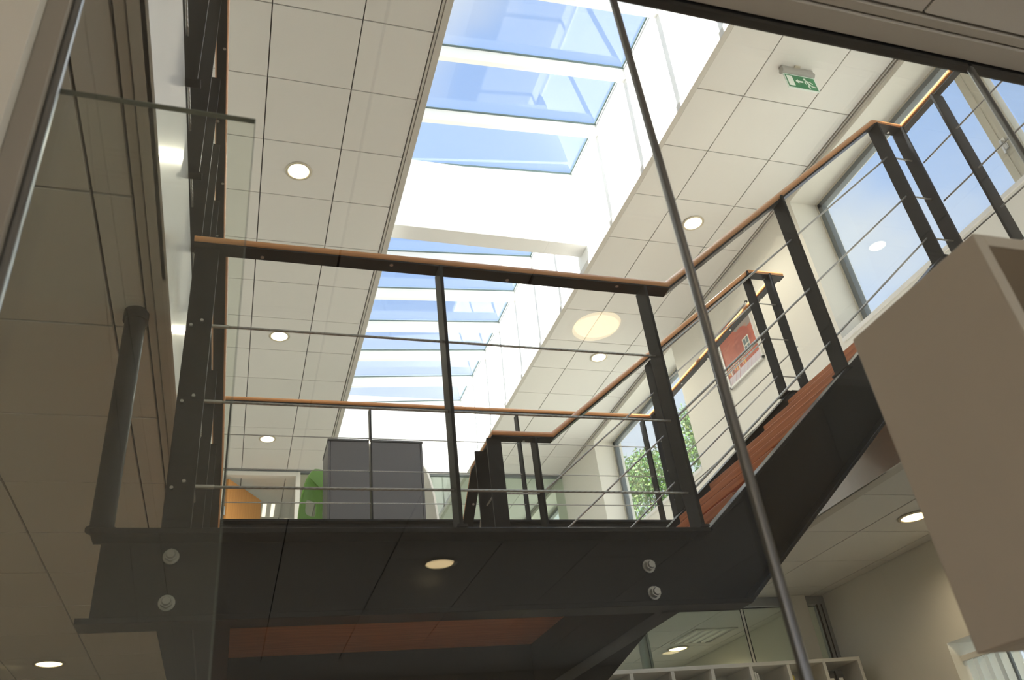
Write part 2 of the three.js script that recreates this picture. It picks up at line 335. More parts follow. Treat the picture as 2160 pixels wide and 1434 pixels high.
part(winA, 'window_handle', [rod(V(4.90, EYE + 3.86, -2.80), V(4.86, EYE + 3.86, -2.80), .011), rod(V(4.862, EYE + 3.865, -2.80), V(4.862, EYE + 3.75, -2.805), .009), rbox(4.895, 4.91, EYE + 3.80, EYE + 3.90, -2.815, -2.785, .006)], M.chrome);
windowUnit(2, -7.07, -9.55, []);
windowUnit(3, -11.2, -13.4, []); windowUnit(4, 4.5, .5, []);

// ------------------------------------------------------------------ front glass partition
{
  const p = struct('partition', null), ms = [-.29, .668, 1.63, 2.59, 3.55];
  part(p, 'head_rail', [rbox(-.325, WRL, LOW - .03, LOW + .06, ZG - .018, ZG + .004)], M.gasket);
  part(p, 'floor_rail', rbox(-.325, WRL, 0, .03, ZG - .015, ZG + .015), M.alu);
  part(p, 'jamb', rbox(-.325, -.296, 0, LOW, ZG - .02, ZG + .02), M.frameBrown);
  ms.forEach((x, i) => {
    part(p, 'mullion', [rbox(x - .0065, x + .0065, .03, LOW - .03, ZG - .007, ZG + .008, .005)], M.mullion);
    const x1 = ms[i + 1] ?? WRL; part(p, 'pane', box(x + .006, x1 - .006, .03, LOW - .02, ZG - .005, ZG + .005), M.glass);
  });
  const d = struct('door', null); d.position.set(-.02, 0, -.955); d.rotation.y = THREE.MathUtils.degToRad(1.2);
  const g = new THREE.Mesh(box(-.84, 0, .01, EYE + 1.03, -.005, .005), M.glassDoor); g.name = 'pane'; d.add(g);
  const e = new THREE.Mesh(merge([rbox(-.84, .001, EYE + 1.03, EYE + 1.032, -.005, .005, .0008), rbox(0, .0012, .01, EYE + 1.032, -.005, .005, .0005)]), M.glassEdge); e.name = 'glass_edge'; d.add(e);
}

// ------------------------------------------------------------------ staircase
const railP = ovalProf(.056, .036, 18, 2.6);
function handrail(parent, pts, screws = 0, flat = .058) { // pts: centre line of the wooden rail; a flat steel bar lies under it, screwed on from below
  part(parent, 'handrail', smooth(sweep(pts, railP)), M.rail);
  part(parent, 'rail_plate', sweep(pts.map((p) => p.clone().add(V(0, -.020, 0))), rectProf(flat, .007)), M.steel);
  if (screws) for (let i = 0; i < pts.length - 1; i++) {
    const a = pts[i], b = pts[i + 1], L = a.distanceTo(b), d = b.clone().sub(a).normalize(), side = d.clone().cross(V(0, 1, 0)).normalize(), up = side.clone().cross(d), n = Math.max(1, Math.round(L / screws));
    for (let k = 0; k < n; k++) { const c = a.clone().lerp(b, (k + .5) / n).addScaledVector(side, k % 2 ? .012 : -.012).add(V(0, -.020, 0)); part(parent, 'screw', new THREE.CylinderGeometry(.0065, .0065, .0025, 10).applyMatrix4(new THREE.Matrix4().makeBasis(d, up, side).setPosition(c.addScaledVector(up, -.005))), M.screw); }
  }
}
function post(parent, x, z, y0, y1, axis, wide = .0375) {  // flat bar, broad along axis
  const a = axis === 'x' ? wide : .006, b = axis === 'x' ? .006 : wide;
  part(parent, 'post', [rbox(x - a, x + a, y0, y1, z - b, z + b, .0015), rbox(x - a * 1.0 - .01, x + a + .01, y0, y0 + .008, z - b - .01, z + b + .01, .001)], M.steel);
}
function cable(parent, pts) { part(parent, 'cable', pts.slice(1).map((p, i) => rod(pts[i], p, .0044, 8)), M.rope); }
function fitting(p, a, d) { part(p, 'cable_fitting', [rod(a, a.clone().addScaledVector(d, .05), .006, 10)], M.screw); }
const Y = (r) => r + EYE, zO = -2.28, zI = -3.565, S = .83;
{
  const st = thing('staircase', 'black steel staircase with wooden steps, landing beam and cable railings crossing the open atrium', 'staircase', [.57, 0, -2.9]);
  const chan = (top, bot, web, z0, z1, zw, t = .012) => [extrude(web, .010).translate(0, 0, zw), extrude(thick(top, t), Math.abs(z1 - z0), .0015).translate(0, 0, Math.min(z0, z1)), extrude(thick(bot, -t), Math.abs(z1 - z0), .0015).translate(0, 0, Math.min(z0, z1))];
  const mT = [1.447, Y(.85)], mB = [1.53, Y(.606)];
  // front landing beam and outer stringer: channels open to the near side
  part(st, 'landing_beam', chan([[-.365, mT[1]], mT], [[-.365, mB[1]], mB], [[-.345, mB[1]], mB, mT, [-.345, mT[1]]], -2.24, -2.325, -2.325, .015), M.steel);
  const up = (z0, z1, zw) => chan([mT, [3.03, Y(2.165)], [3.26, Y(2.165)]], [mB, [3.12, Y(1.925)], [3.26, Y(1.925)]], [mB, [3.12, Y(1.925)], [3.26, Y(1.925)], [3.26, Y(2.165)], [3.03, Y(2.165)], mT], z0, z1, zw);
  part(st, 'stringer', up(-2.24, -2.325, -2.325), M.steel);
  part(st, 'landing_beam', chan([[-.2, mT[1]], mT], [[-.2, mB[1]], mB], [[-.2, mB[1]], mB, mT, [-.2, mT[1]]], -3.50, -3.61, -3.51), M.steel);
  part(st, 'stringer', up(-3.50, -3.61, -3.51), M.steel);
  // side beams running back, then down with the lower flight (drawn in z-y, turned to x)
  const s2 = .79, zk = 3.80, zf = zk + LAND / s2, side = (xw, dir) => {
    const top = [[2.36, Y(.85)], [zk, Y(.85)], [zf + .1, .02 - .079]], bot = [[2.30, Y(.606)], [zk - .1, Y(.606)], [zf - .2, .0]];
    const web = [[2.36, Y(.606)], [zk - .1, Y(.606)], [zf - .2, 0], [zf + .04, 0], [zk, Y(.85)], [2.36, Y(.85)]];
    const turn = (g, a) => g.rotateY(Math.PI / 2).translate(a, 0, 0);
    const t2 = [[2.36, Y(.85)], [zk, Y(.85)], [zf + .03, .02]];
    return [turn(extrude(web, .010), xw), turn(extrude(thick(t2, .012), .085, .0015), dir > 0 ? xw : xw - .075), turn(extrude(thick(bot, -.012), .085, .0015), dir > 0 ? xw : xw - .075)];
  };
  part(st, 'stringer', side(1.232, 1), M.steel);
  part(st, 'stringer', side(-.11, -1), M.steel);
  part(st, 'support_plate', box(-.10, -.008, Y(.63), Y(.80), -3.49, -2.37), M.steel);
  part(st, 'landing_floor', rbox(-.10, 1.445, Y(.80), Y(.85), -3.50, -2.365, .002, 0), M.tread);
  // bolts with washers on the front beam
  for (const [x, y] of [[-.169, .796], [-.167, .673], [1.236, .748], [1.236, .664]]) {
    const h = new THREE.CylinderGeometry(.0165, .0165, .016, 6).rotateX(Math.PI / 2).translate(x, Y(y), -2.302), w = new THREE.CylinderGeometry(.021, .021, .005, 20).rotateX(Math.PI / 2).translate(x, Y(y), -2.3125), c = new THREE.CylinderGeometry(.010, .0125, .006, 12).rotateX(Math.PI / 2).translate(x, Y(y), -2.291);
    part(st, 'bolt', [h, w, c], M.bolt);
  }
  // steps of the upper flight (rising to the right) and of the lower flight (going down behind)
  for (let i = 0; i < 7; i++) {
    const x = 1.65 + .22 * i, y = Y(1.027 + .1771 * i);
    part(st, 'riser', box(x + .018, x + .036, y - .1771, y - .036, -3.495, -2.365, 2), M.tread);
    if (i < 6) part(st, 'tread', rbox(x, x + .262, y - .036, y, -3.495, -2.365, .004, 2), M.tread);
    else part(st, 'tread', rbox(x, x + .262, y - .036, y, -3.495, -2.365, .004, 2), M.tread);
  }
  for (let i = 0; i < 10; i++) { const z = -zk - .23 * i, y = LAND - .1818 * (i + 1); part(st, 'tread', rbox(-.098, 1.23, y - .036, y, z - .25, z + .03, .004, 0), M.tread); part(st, 'riser', box(-.098, 1.23, y, y + .146, z + .0, z + .018, 0), M.tread); }
  // railings
  const R0 = Y(1.849), R1 = Y(3.07), cy = [.983, 1.254, 1.523];
  const front = sub(st, 'railing');
  handrail(front, [V(-.205, R0, zO), V(1.535, R0, zO), V(3.045, R1 + .02, zO), V(3.268, R1 + .02, zO)], .42);
  post(front, .62, zO, LAND, R0 - .022, 'z'); post(front, 1.425, zO, LAND, R0 - .022, 'z');
  post(front, 2.245, zO, Y(1.505), Y(2.425), 'z'); post(front, 3.05, zO, Y(2.165), R1, 'z'); post(front, 3.212, zO, Y(2.165), R1, 'z');
  part(front, 'post', rbox(-.20, -.125, LAND, R0 - .02, zO - .006, zO + .006, .0015), M.steel);
  for (const c of cy) { cable(front, [V(-.18, Y(c), zO), V(1.425, Y(c), zO)]); fitting(front, V(-.125, Y(c), zO), V(1, 0, 0)); const h = Y(c - .85); cable(front, [V(1.425, Y(c), zO), V(3.05, Y(c) + 1.625 * S - .02, zO), V(3.212, Y(c) + 1.625 * S - .02, zO)]); part(front, 'screw', rod(V(-.185, Y(c) - .008, zO + .004), V(-.185, Y(c) - .008, zO + .014), .005), M.screw); part(front, 'screw', rod(V(-.155, Y(c) + .012, zO + .004), V(-.155, Y(c) + .012, zO + .014), .005), M.screw); }
  const inner = sub(st, 'railing');
  handrail(inner, [V(1.20, R0 - .01 - 2.2 * .79, -6.157), V(1.20, R0 - .01, -3.957), V(1.20, R0 - .01, zI), V(1.50, R0 - .01, zI), V(3.045, R1 + .01, zI), V(3.30, R1 + .01, zI)], .42);
  post(inner, 1.185, zI, LAND, R0 - .03, 'x'); post(inner, 1.40, zI, LAND, R0 - .03, 'z'); post(inner, 2.16, zI, Y(1.43), Y(2.33), 'z'); post(inner, 3.02, zI, Y(2.165), R1, 'z'); post(inner, 3.19, zI, Y(2.165), R1, 'z');
  for (const c of cy) { cable(inner, [V(1.19, Y(c), zI), V(1.40, Y(c), zI)]); cable(inner, [V(1.40, Y(c), zI), V(3.02, Y(c) + 1.62 * S - .03, zI), V(3.19, Y(c) + 1.62 * S - .03, zI)]); }
  const lower = (x, px) => {
    const r = sub(st, 'railing'), z0 = x < 0 ? zO : zI;
    if (x < 0) handrail(r, [V(x, R0, z0), V(x, R0, -3.957), V(x, R0 - 2.2 * s2, -3.957 - 2.2)], 0, .040);
    for (const z of [x < 0 ? -3.05 : null, -3.72, -4.6, -5.4]) if (z) { const dy = Math.max(0, (-z - 3.957) * s2); post(r, px, z, LAND - Math.max(0, (-z - 3.8) * s2), R0 - .03 - dy, 'x'); }
    for (const c of cy) cable(r, [V(px, Y(c), z0 - .01), V(px, Y(c), -3.80), V(px, Y(c) - 1.6 * s2, -5.4)]);
  };
  lower(1.20, 1.165); lower(-.125, -.165);
}
{ // black hanging column between the landing and the ceiling
  const c = thing('hanger_post', 'round black steel tube from the left end of the landing up to the ceiling', 'post', [-.343, LAND, -2.272]);
  part(c, 'tube', new THREE.CylinderGeometry(.030, .030, LOW - LAND - .001, 28).translate(-.343, (LOW + LAND) / 2, -2.272), M.steel);
  part(c, 'collar', new THREE.CylinderGeometry(.036, .036, .035, 28).translate(-.343, LOW - .018, -2.272), M.steel);
  part(c, 'foot_plate', new THREE.CylinderGeometry(.039, .039, .006, 28).translate(-.343, LAND + .004, -2.272), M.steel);
}

// gallery railings round the void
function galleryRail(label, a, b, posts, off, cross, wide) {
  const t = thing('gallery_railing', label, 'railing', [(a.x + b.x) / 2, UP, (a.z + b.z) / 2]);
  const alongX = Math.abs(a.x - b.x) > Math.abs(a.z - b.z), r = V(0, Y(3.085), 0);
  handrail(t, [V(a.x, r.y, a.z), V(b.x, r.y, b.z)], .4, .040);
  for (const p of posts) { const x = alongX ? p : a.x + off, z = alongX ? a.z + off : p; post(t, x, z, UP + (cross ?? 0), r.y - .02, alongX ? 'z' : 'x', wide); }
  for (const c of [2.30, 2.55, 2.815]) cable(t, alongX ? [V(a.x, Y(c), a.z + off), V(b.x, Y(c), b.z + off)] : [V(a.x + off, Y(c), a.z), V(b.x + off, Y(c), b.z)]);
}
galleryRail('cable railing with oak handrail along the left edge of the upper gallery', V(-.21, 0, -1.0), V(-.21, 0, -5.56), [-1.02, -1.42, -1.82, -2.22, -2.62, -3.02, -3.42, -3.82, -4.22, -4.62, -5.02], -.05, 0, .048);
galleryRail('cable railing with oak handrail along the far end of the void', V(-.18, 0, -5.56), V(3.29, 0, -5.56), [-.12, .89, 2.07, 3.2], -.03, .062);
galleryRail('short cable railing on the right gallery between the far end and the stair top', V(3.27, 0, -5.525), V(3.27, 0, -3.60), [-5.48, -4.47], 0);
galleryRail('cable railing on the right gallery running from the stair top towards the near glass', V(3.24, 0, -2.250), V(3.24, 0, -.98), [-2.02, -1.15], 0);

// ------------------------------------------------------------------ lamps
function downlight(label, x, y, z, mat, group, power, color) {
  const t = thing('downlight', label, 'ceiling light', [x, y, z], group);
  const prof = [[.084, -.001], [.104, -.002], [.106, -.006], [.100, -.010], [.088, -.012], [.082, -.006], [.080, .004]].map(([a, b]) => new THREE.Vector2(a, b));
  part(t, 'trim_ring', new THREE.LatheGeometry(prof, 40).translate(x, y, z), M.lampRim);
  part(t, 'lamp_diffuser', new THREE.LatheGeometry([[0, -.0012], [.083, -.002], [.080, -.008], [.06, -.0108], [0, -.0115]].map(([a, b]) => new THREE.Vector2(a, b)), 40).translate(x, y, z), mat);
  const l = new THREE.SpotLight(color, power, 0, 1.35, .5, 2); l.position.set(0, -.0062, 0); l.target.position.set(0, -2, 0); l.castShadow = true; l.shadow.radius = .15; t.add(l, l.target);
  return t;
}
const warm = new THREE.Color(1, .80, .55), cool = new THREE.Color(1, .91, .76), PU = 2, PR = 3, PL = 1.5, PN = .13;
for (const [z, l] of [[-5.03, 'round downlight in the left gallery ceiling above the landing handrail'], [-7.48, 'round downlight in the left gallery ceiling between the landing handrail and far handrail'], [-9.88, 'round downlight in the left gallery ceiling just above the grey cupboard']]) downlight(l, .263, TOP, z, M.lampUp, null, PU, cool);
for (const [z, l] of [[-5.066, 'round downlight in the right gallery ceiling nearest the green exit sign'], [-7.483, 'round downlight in the right gallery ceiling above the lower stair handrail']]) downlight(l, 3.90, TOP, z, M.lampUp, null, PR, cool);
downlight('warm round downlight in the brown ceiling under the left gallery', -1.2, LOW, -6.68, M.lampWarm, null, PL, warm);
downlight('warm round downlight under the right gallery, cut by the beige cabinet edge', 3.975, LOW, -3.90, M.lampWarm, null, PL, warm);
downlight('warm round downlight behind the low glass wall over the pigeonhole shelf', 3.98, LOW, -7.2, M.lampWarm, null, PL, warm);
for (const [x, z, l] of [[1.135, .33, 'near-room downlight mirrored as a large oval on the right gallery ceiling'], [1.135, 2.84, 'near-room downlight mirrored on the black landing beam'], [3.6, 2.77, 'near-room downlight mirrored at the foot of the right glass joint']]) downlight(l, x, LOW, z, M.lampWarm, null, PN, warm);
function fluorescent(label, x0, x1, y, z0, z1, n, alongZ, e) {
  const t = thing('louvre_light', label, 'ceiling light', [(x0 + x1) / 2, y, (z0 + z1) / 2]);
  part(t, 'light_frame', [rbox(x0, x1, y - .012, y - .001, z0, z0 - .02), rbox(x0, x1, y - .012, y - .001, z1 + .02, z1), rbox(x0, x0 + .02, y - .012, y - .001, z1, z0), rbox(x1 - .02, x1, y - .012, y - .001, z1, z0)], M.white);
  const mat = std([.85, .83, .75], .5, { emissive: new THREE.Color(1, .92, .74), emissiveIntensity: e });
  for (let k = 0; k < n; k++) { const a = x0 + .03 + (x1 - x0 - .06) * k / n, b = a + (x1 - x0 - .06) / n * .42; part(t, 'light_tube', rbox(a, b, y - .014, y - .002, z1 + .03, z0 - .03, .004), mat); }
  const l = new THREE.RectAreaLight(new THREE.Color(1, .92, .74), e * .5, x1 - x0, z0 - z1); l.position.set(0, -.03, 0); l.rotation.x = -Math.PI / 2; t.add(l);
}
fluorescent('louvred ceiling light with four strips behind the low glass wall', 3.80, 4.22, LOW, -6.50, -7.0, 4, true, .06);
fluorescent('small louvred ceiling light seen through the far left door', .28, .58, TOP, -11.98, -12.55, 2, true, 1.2);

// ------------------------------------------------------------------ far end of the gallery
{
  const p = struct('partition', null), z = -10.86;
  part(p, 'frame', [rbox(-6, WR, TOP - .035, TOP - .002, z - .03, z + .03), rbox(-.34, -.30, UP, TOP - .03, z - .03, z + .03), rbox(1.9, 1.94, UP, TOP - .03, z - .02, z + .02), rbox(2.25, 2.28, UP, TOP - .03, z - .02, z + .02), rbox(3.62, 3.65, UP, TOP - .03, z - .02, z + .02), rbox(4.25, 4.28, UP, TOP - .03, z - .02, z + .02)], M.frameGrey);
  for (const [a, b] of [[-2.4, -.34], [.76, 1.9], [1.94, 2.25], [2.28, 3.62], [3.65, 4.25], [4.28, WR]]) part(p, 'pane', box(a, b, UP, TOP - .03, z - .005, z + .005), M.glassGreen);
  struct('wall_back', box(-6, -2.4, UP, TOP, z - .05, z + .05), M.paint);
  const d = struct('door', null);
  part(d, 'door_frame', [rbox(-.29, -.22, UP, TOP - .03, z - .05, z + .05), rbox(.69, .75, UP, TOP - .03, z - .05, z + .05), rbox(-.22, .69, TOP - .09, TOP - .03, z - .05, z + .05)], M.white);
  const a = Math.atan2(.71, .43), leaf = new THREE.Mesh(rbox(0, .88, UP + .01, TOP - .10, -.02, .02, .003, 1), M.door); leaf.name = 'door_leaf'; leaf.position.set(-.20, 0, z - .06); leaf.rotation.y = a; leaf.castShadow = true; d.add(leaf);
  const hg = new THREE.Mesh(merge([0, 1, 2].map((k) => rod(V(-.21, UP + .4 + k * .9, z + .0), V(-.21, UP + .52 + k * .9, z + .0), .012))), M.alu); hg.name = 'hinge'; d.add(hg);
  struct('wall_back', box(-6, 5.06, UP, TOP + .1, -14.2, -14), M.paintWhite);
  struct('wall_partition', box(1.35, 1.42, UP, TOP, -14, -10.95), M.paintWhite);
}
{ // grey cupboard at the far railing
  const c = thing('cupboard', 'dark grey low office cupboard standing behind the far railing', 'cupboard', [1.15, UP, -7.1]);
  part(c, 'carcass', [rbox(.715, .735, UP + .05, Y(3.44), -7.33, -6.9), rbox(1.565, 1.585, UP + .05, Y(3.44), -7.33, -6.9), rbox(.735, 1.565, UP + .05, Y(3.44), -7.33, -7.31)], M.graphite);
  part(c, 'back_panel', rbox(.738, 1.562, UP + .05, Y(3.44), -6.92, -6.898, .003), M.graphite);
  part(c, 'cupboard_top', rbox(.71, 1.59, Y(3.44), Y(3.462), -7.335, -6.89, .004), M.graphiteDark);
  part(c, 'plinth', rbox(.73, 1.57, UP, UP + .05, -7.30, -6.93), M.graphiteDark);
  part(c, 'door', [rbox(.717, 1.149, UP + .055, Y(3.435), -7.352, -7.332, .003)], M.graphite); part(c, 'door', [rbox(1.151, 1.583, UP + .055, Y(3.435), -7.352, -7.332, .003)], M.graphite);
}
function shellGeo(w, h, depth, curve, cut = []) { // curved chair back with openings: outline extruded and bent round a vertical axis
  const s = new THREE.Shape(); const r = w * .32;
  s.moveTo(-w / 2 + r, 0); s.lineTo(w / 2 - r, 0); s.quadraticCurveTo(w / 2, 0, w / 2, r); s.bezierCurveTo(w / 2 * 1.08, h * .5, w / 2 * .95, h * .9, w * .22, h); s.quadraticCurveTo(0, h * 1.03, -w * .22, h); s.bezierCurveTo(-w / 2 * .95, h * .9, -w / 2 * 1.08, h * .5, -w / 2, r); s.quadraticCurveTo(-w / 2, 0, -w / 2 + r, 0);
  for (const [x0, x1, y0, y1] of cut) { const p = new THREE.Path(), q = Math.min(x1 - x0, y1 - y0) * .4; p.moveTo(x0 + q, y0); p.lineTo(x1 - q, y0); p.quadraticCurveTo(x1, y0, x1, y0 + q); p.lineTo(x1, y1 - q); p.quadraticCurveTo(x1, y1, x1 - q, y1); p.lineTo(x0 + q, y1); p.quadraticCurveTo(x0, y1, x0, y1 - q); p.lineTo(x0, y0 + q); p.quadraticCurveTo(x0, y0, x0 + q, y0); s.holes.push(p); }
  const g = new THREE.ExtrudeGeometry(s, { depth, bevelEnabled: true, bevelSize: .004, bevelThickness: .004, bevelSegments: 2, curveSegments: 18 }), p = g.attributes.position;
  for (let i = 0; i < p.count; i++) { const x = p.getX(i), y = p.getY(i); p.setZ(i, p.getZ(i) + curve * x * x + .10 * Math.pow(y / h, 2) * h); }
  g.computeVertexNormals(); return g;
}
function officeChair(label, x, z, turn, main, dark, hgt, kind) {
  const c = thing('office_chair', label, 'chair', [x, UP, z], null, turn);
  const add = (name, g, m) => { const q = new THREE.Mesh(merge(g), m); q.name = name; q.castShadow = q.receiveShadow = true; c.add(q); return q; };
  const star = []; for (let k = 0; k < 5; k++) { const a = k * 1.2566, e = V(Math.cos(a) * .30, .075, Math.sin(a) * .30); star.push(rod(V(0, .10, 0), e, .017)); }
  add('star_base', star, kind ? M.aluLight : M.white);
  for (let k = 0; k < 5; k++) { const a = k * 1.2566; add('caster', new THREE.CylinderGeometry(.028, .028, .04, 14).rotateX(Math.PI / 2).rotateY(a).translate(Math.cos(a) * .30, .03, Math.sin(a) * .30), M.black); }
  add('gas_lift', rod(V(0, .10, 0), V(0, .42, 0), .024), M.aluLight);
  const seat = new RoundedBoxGeometry(.48, .07, .46, 3, .03).translate(0, .46, 0); add('seat', seat, dark);
  const bk = shellGeo(.46, hgt - .50, .018, .55, kind === 'mesh' ? [[-.17, -.03, .10, .30], [.03, .17, .10, .30], [-.17, -.03, .40, .56], [.03, .17, .40, .56]] : []); bk.translate(0, .50, .20); add('backrest', bk, main);
  add('back_post', [rod(V(0, .40, .20), V(0, .60, .30), .018), rod(V(0, .60, .30), V(0, .74, .30), .020)], M.white);
  for (const s of [-1, 1]) add('armrest', [rod(V(s * .25, .44, .05), V(s * .27, .66, .05), .013), rbox(s * .27 - .035, s * .27 + .035, .66, .69, -.12, .14, .012)], dark);
}
officeChair('bright green office chair with cut-out back beside the grey cupboard', .60, -7.86, .5, M.green, M.greenDark, 1.36, 'mesh');
officeChair('beige rounded chair back peeping over the floor edge left of the green chair', .36, -8.75, .6, M.beige, M.beige, 1.21, null);
officeChair('white high-backed chair seen edge-on right of the grey cupboard', 2.02, -7.80, -1.3, M.white, M.white, 1.46, null);
{ // smoke detector
  const d = thing('smoke_detector', 'small white round smoke detector on the ceiling beside the left handrail', 'smoke detector', [-.309, TOP, -9.26]);
  part(d, 'detector_base', new THREE.CylinderGeometry(.055, .058, .02, 24).translate(-.309, TOP - .011, -9.26), M.white);
  part(d, 'sensor_cap', new THREE.LatheGeometry([[0, -.05], [.028, -.05], [.036, -.042], [.038, -.02]].map(([a, b]) => new THREE.Vector2(a, b)), 24).translate(-.309, TOP, -9.26), M.white);
}
// ------------------------------------------------------------------ exit sign
{
  const x0 = 3.715, x1 = 4.005, z = -3.265, t = thing('exit_sign', 'green emergency exit sign with running man hanging under the right ceiling', 'exit sign', [3.86, TOP, z]);
  part(t, 'housing', [new THREE.CylinderGeometry(.026, .026, x1 - x0, 24).rotateZ(Math.PI / 2).translate(3.86, TOP - .045, z), rbox(x0 + .004, x1 - .004, TOP - .045, TOP - .001, z - .022, z + .022, .004)], std([.42, .41, .38], .5));
  part(t, 'bracket', rbox(3.83, 3.88, TOP - .012, TOP - .001, z + .02, z + .04, .002), M.lampRim);
  const W = 512, H = 272, cv = document.createElement('canvas'); cv.width = W; cv.height = H; const g = cv.getContext('2d');
  g.fillStyle = '#dfeee2'; g.fillRect(0, 0, W, H); g.fillStyle = '#0c7d4a'; g.fillRect(12, 14, W - 24, H - 34);
  g.fillStyle = '#eef5ea'; g.fillRect(34, 30, 96, 190);
  g.beginPath(); g.moveTo(160, 120); g.lineTo(212, 76); g.lineTo(212, 104); g.lineTo(286, 104); g.lineTo(286, 136); g.lineTo(212, 136); g.lineTo(212, 164); g.closePath(); g.fill();
  g.beginPath(); g.arc(332, 62, 21, 0, 7); g.fill();
  g.strokeStyle = '#eef5ea'; g.lineCap = 'round'; g.lineJoin = 'round';
  const ln = (w, p) => { g.lineWidth = w; g.beginPath(); p.forEach(([x, y], i) => (i ? g.lineTo(x, y) : g.moveTo(x, y))); g.stroke(); };
  ln(34, [[352, 96], [384, 150]]); ln(17, [[350, 92], [318, 120], [330, 150]]); ln(17, [[362, 92], [410, 100], [440, 130]]); ln(22, [[384, 152], [356, 186], [366, 226]]); ln(22, [[388, 152], [420, 180], [470, 186]]);
  const tx = new THREE.CanvasTexture(cv); tx.colorSpace = THREE.SRGBColorSpace;
  const y1 = TOP - .073, y0 = TOP - .235, face = new THREE.PlaneGeometry(x1 - x0 - .012, y1 - y0).translate(3.86, (y0 + y1) / 2, z + .0041);
  part(t, 'sign_plate', box(x0 + .006, x1 - .006, y0, y1, z - .004, z + .0038), phy([.85, .92, .86], .2));
  part(t, 'pictogram', face, std([1, 1, 1], .35, { map: tx, emissive: new THREE.Color(1, 1, 1), emissiveMap: tx, emissiveIntensity: .12 })).userData.label = 'green pictogram of a running man, arrow and door';
}
// ------------------------------------------------------------------ painting on the right wall
{
  const z0 = -6.19, z1 = -5.56, y0 = Y(3.79), y1 = Y(4.45), t = thing('painting', 'framed picture of a red house front hanging between the two gallery windows', 'painting', [WR, y0, (z0 + z1) / 2]);
  part(t, 'picture_frame', [rbox(WR - .025, WR - .001, y0, y0 + .022, z0, z1), rbox(WR - .025, WR - .001, y1 - .022, y1, z0, z1), rbox(WR - .025, WR - .001, y0, y1, z0, z0 + .022), rbox(WR - .025, WR - .001, y0, y1, z1 - .022, z1)], M.aluLight);
  const W = 512, H = 512, cv = document.createElement('canvas'); cv.width = W; cv.height = H; const g = cv.getContext('2d');
  g.fillStyle = '#b3573f'; g.fillRect(0, 0, W, H); g.fillStyle = '#8f8680'; g.beginPath(); g.moveTo(230, 0); g.lineTo(512, 0); g.lineTo(512, 170); g.lineTo(380, 190); g.lineTo(250, 120); g.closePath(); g.fill();
  g.fillStyle = '#a24a3a'; g.beginPath(); g.arc(330, 260, 130, 0, 7); g.fill();
  for (let k = 0; k < 90; k++) { g.fillStyle = ['#bb6a50', '#9c4434', '#c47a5c', '#ad5540'][k % 4]; g.globalAlpha = .35; g.fillRect(rnd() * W, 130 + rnd() * 260, 20 + rnd() * 70, 8 + rnd() * 26); } g.globalAlpha = 1;
  g.fillStyle = '#d8d2c4'; g.fillRect(320, 240, 96, 140); g.fillStyle = '#5d7076'; for (const [a, b] of [[330, 250], [372, 250], [330, 316], [372, 316]]) g.fillRect(a, b, 34, 54);
  for (let k = 0; k < 9; k++) { g.fillStyle = ['#e0b45c', '#cfd0c6', '#7c3a30', '#d9a27e'][k % 4]; g.fillRect(20 + k * 32, 350 + (k % 3) * 14, 15, 70); }
  g.fillStyle = '#cfc6d0'; g.fillRect(0, 440, W, 72); g.strokeStyle = '#b0503e'; g.lineWidth = 4; for (let k = 0; k < 9; k++) { g.beginPath(); g.moveTo(k * 64, 440); g.lineTo(k * 64 - 40, 512); g.stroke(); }
  const tx = new THREE.CanvasTexture(cv); tx.colorSpace = THREE.SRGBColorSpace;
  const f = new THREE.PlaneGeometry(z1 - z0 - .04, y1 - y0 - .04).rotateY(-Math.PI / 2).translate(WR - .0155, (y0 + y1) / 2, (z0 + z1) / 2);
  part(t, 'backing_board', box(WR - .015, WR - .001, y0 + .02, y1 - .02, z0 + .02, z1 - .02), M.white);
  part(t, 'canvas', f, phy([1, 1, 1], .5, { map: tx, clearcoat: .6, clearcoatRoughness: .08 }));
}
// ------------------------------------------------------------------ ground floor behind the stair, right side
{
  const p = struct('partition', null), z = -5.62;
  part(p, 'frame', [rbox(1.6, 4.15, LOW - .07, LOW - .002, z - .03, z + .03), rbox(4.28, WRL, LOW - .07, LOW - .002, z - .03, z + .03), rbox(1.6, 4.15, 0, .05, z - .03, z + .03), rbox(4.40, WRL, 0, LOW - .06, z - .03, z + .03), rbox(1.6, 1.66, 0, LOW, z - .03, z + .03)], M.alu);
  part(p, 'gasket', [rbox(1.66, 4.15, LOW - .085, LOW - .078, z + .028, z + .034), rbox(4.28, 4.40, LOW - .085, LOW - .078, z + .028, z + .034), rbox(4.385, 4.395, 0, LOW - .07, z + .02, z + .034), rbox(4.425, 4.435, 0, LOW - .07, z + .028, z + .034), rbox(3.695, 3.70, 0, LOW - .07, z + .004, z + .012), rbox(3.722, 3.727, 0, LOW - .07, z + .004, z + .012)], M.gasket);
  for (const [a, b] of [[1.66, 2.7], [2.704, 3.695], [3.727, 4.15], [4.28, 4.395]]) part(p, 'pane', box(a, b, .04, LOW - .05, z - .005, z + .005), M.glassGreen);
  part(p, 'pier', rbox(4.15, 4.28, 0, LOW, z - .09, z + .06, .004), M.paint);
  struct('wall_back', box(1.5, WRL, 0, LOW + .05, -9.9, -9.7), M.paint);
  struct('wall_partition', box(1.5, 1.6, 0, LOW + .05, -9.9, -5.6), M.paint);
}
{
  const p = thing('pipe', 'grey vertical service pipe with a collar behind the low glass wall', 'pipe', [2.95, 0, -5.86]);
  part(p, 'tube', rod(V(2.95, 0, -5.86), V(2.95, LOW - .001, -5.86), .033, 20), M.alu); part(p, 'collar', rod(V(2.95, Y(1.06), -5.86), V(2.95, Y(1.11), -5.86), .041, 20), M.alu);
  part(p, 'cable_duct', rbox(2.985, 3.005, .01, LOW - .002, -5.875, -5.845, .004), M.alu);
}
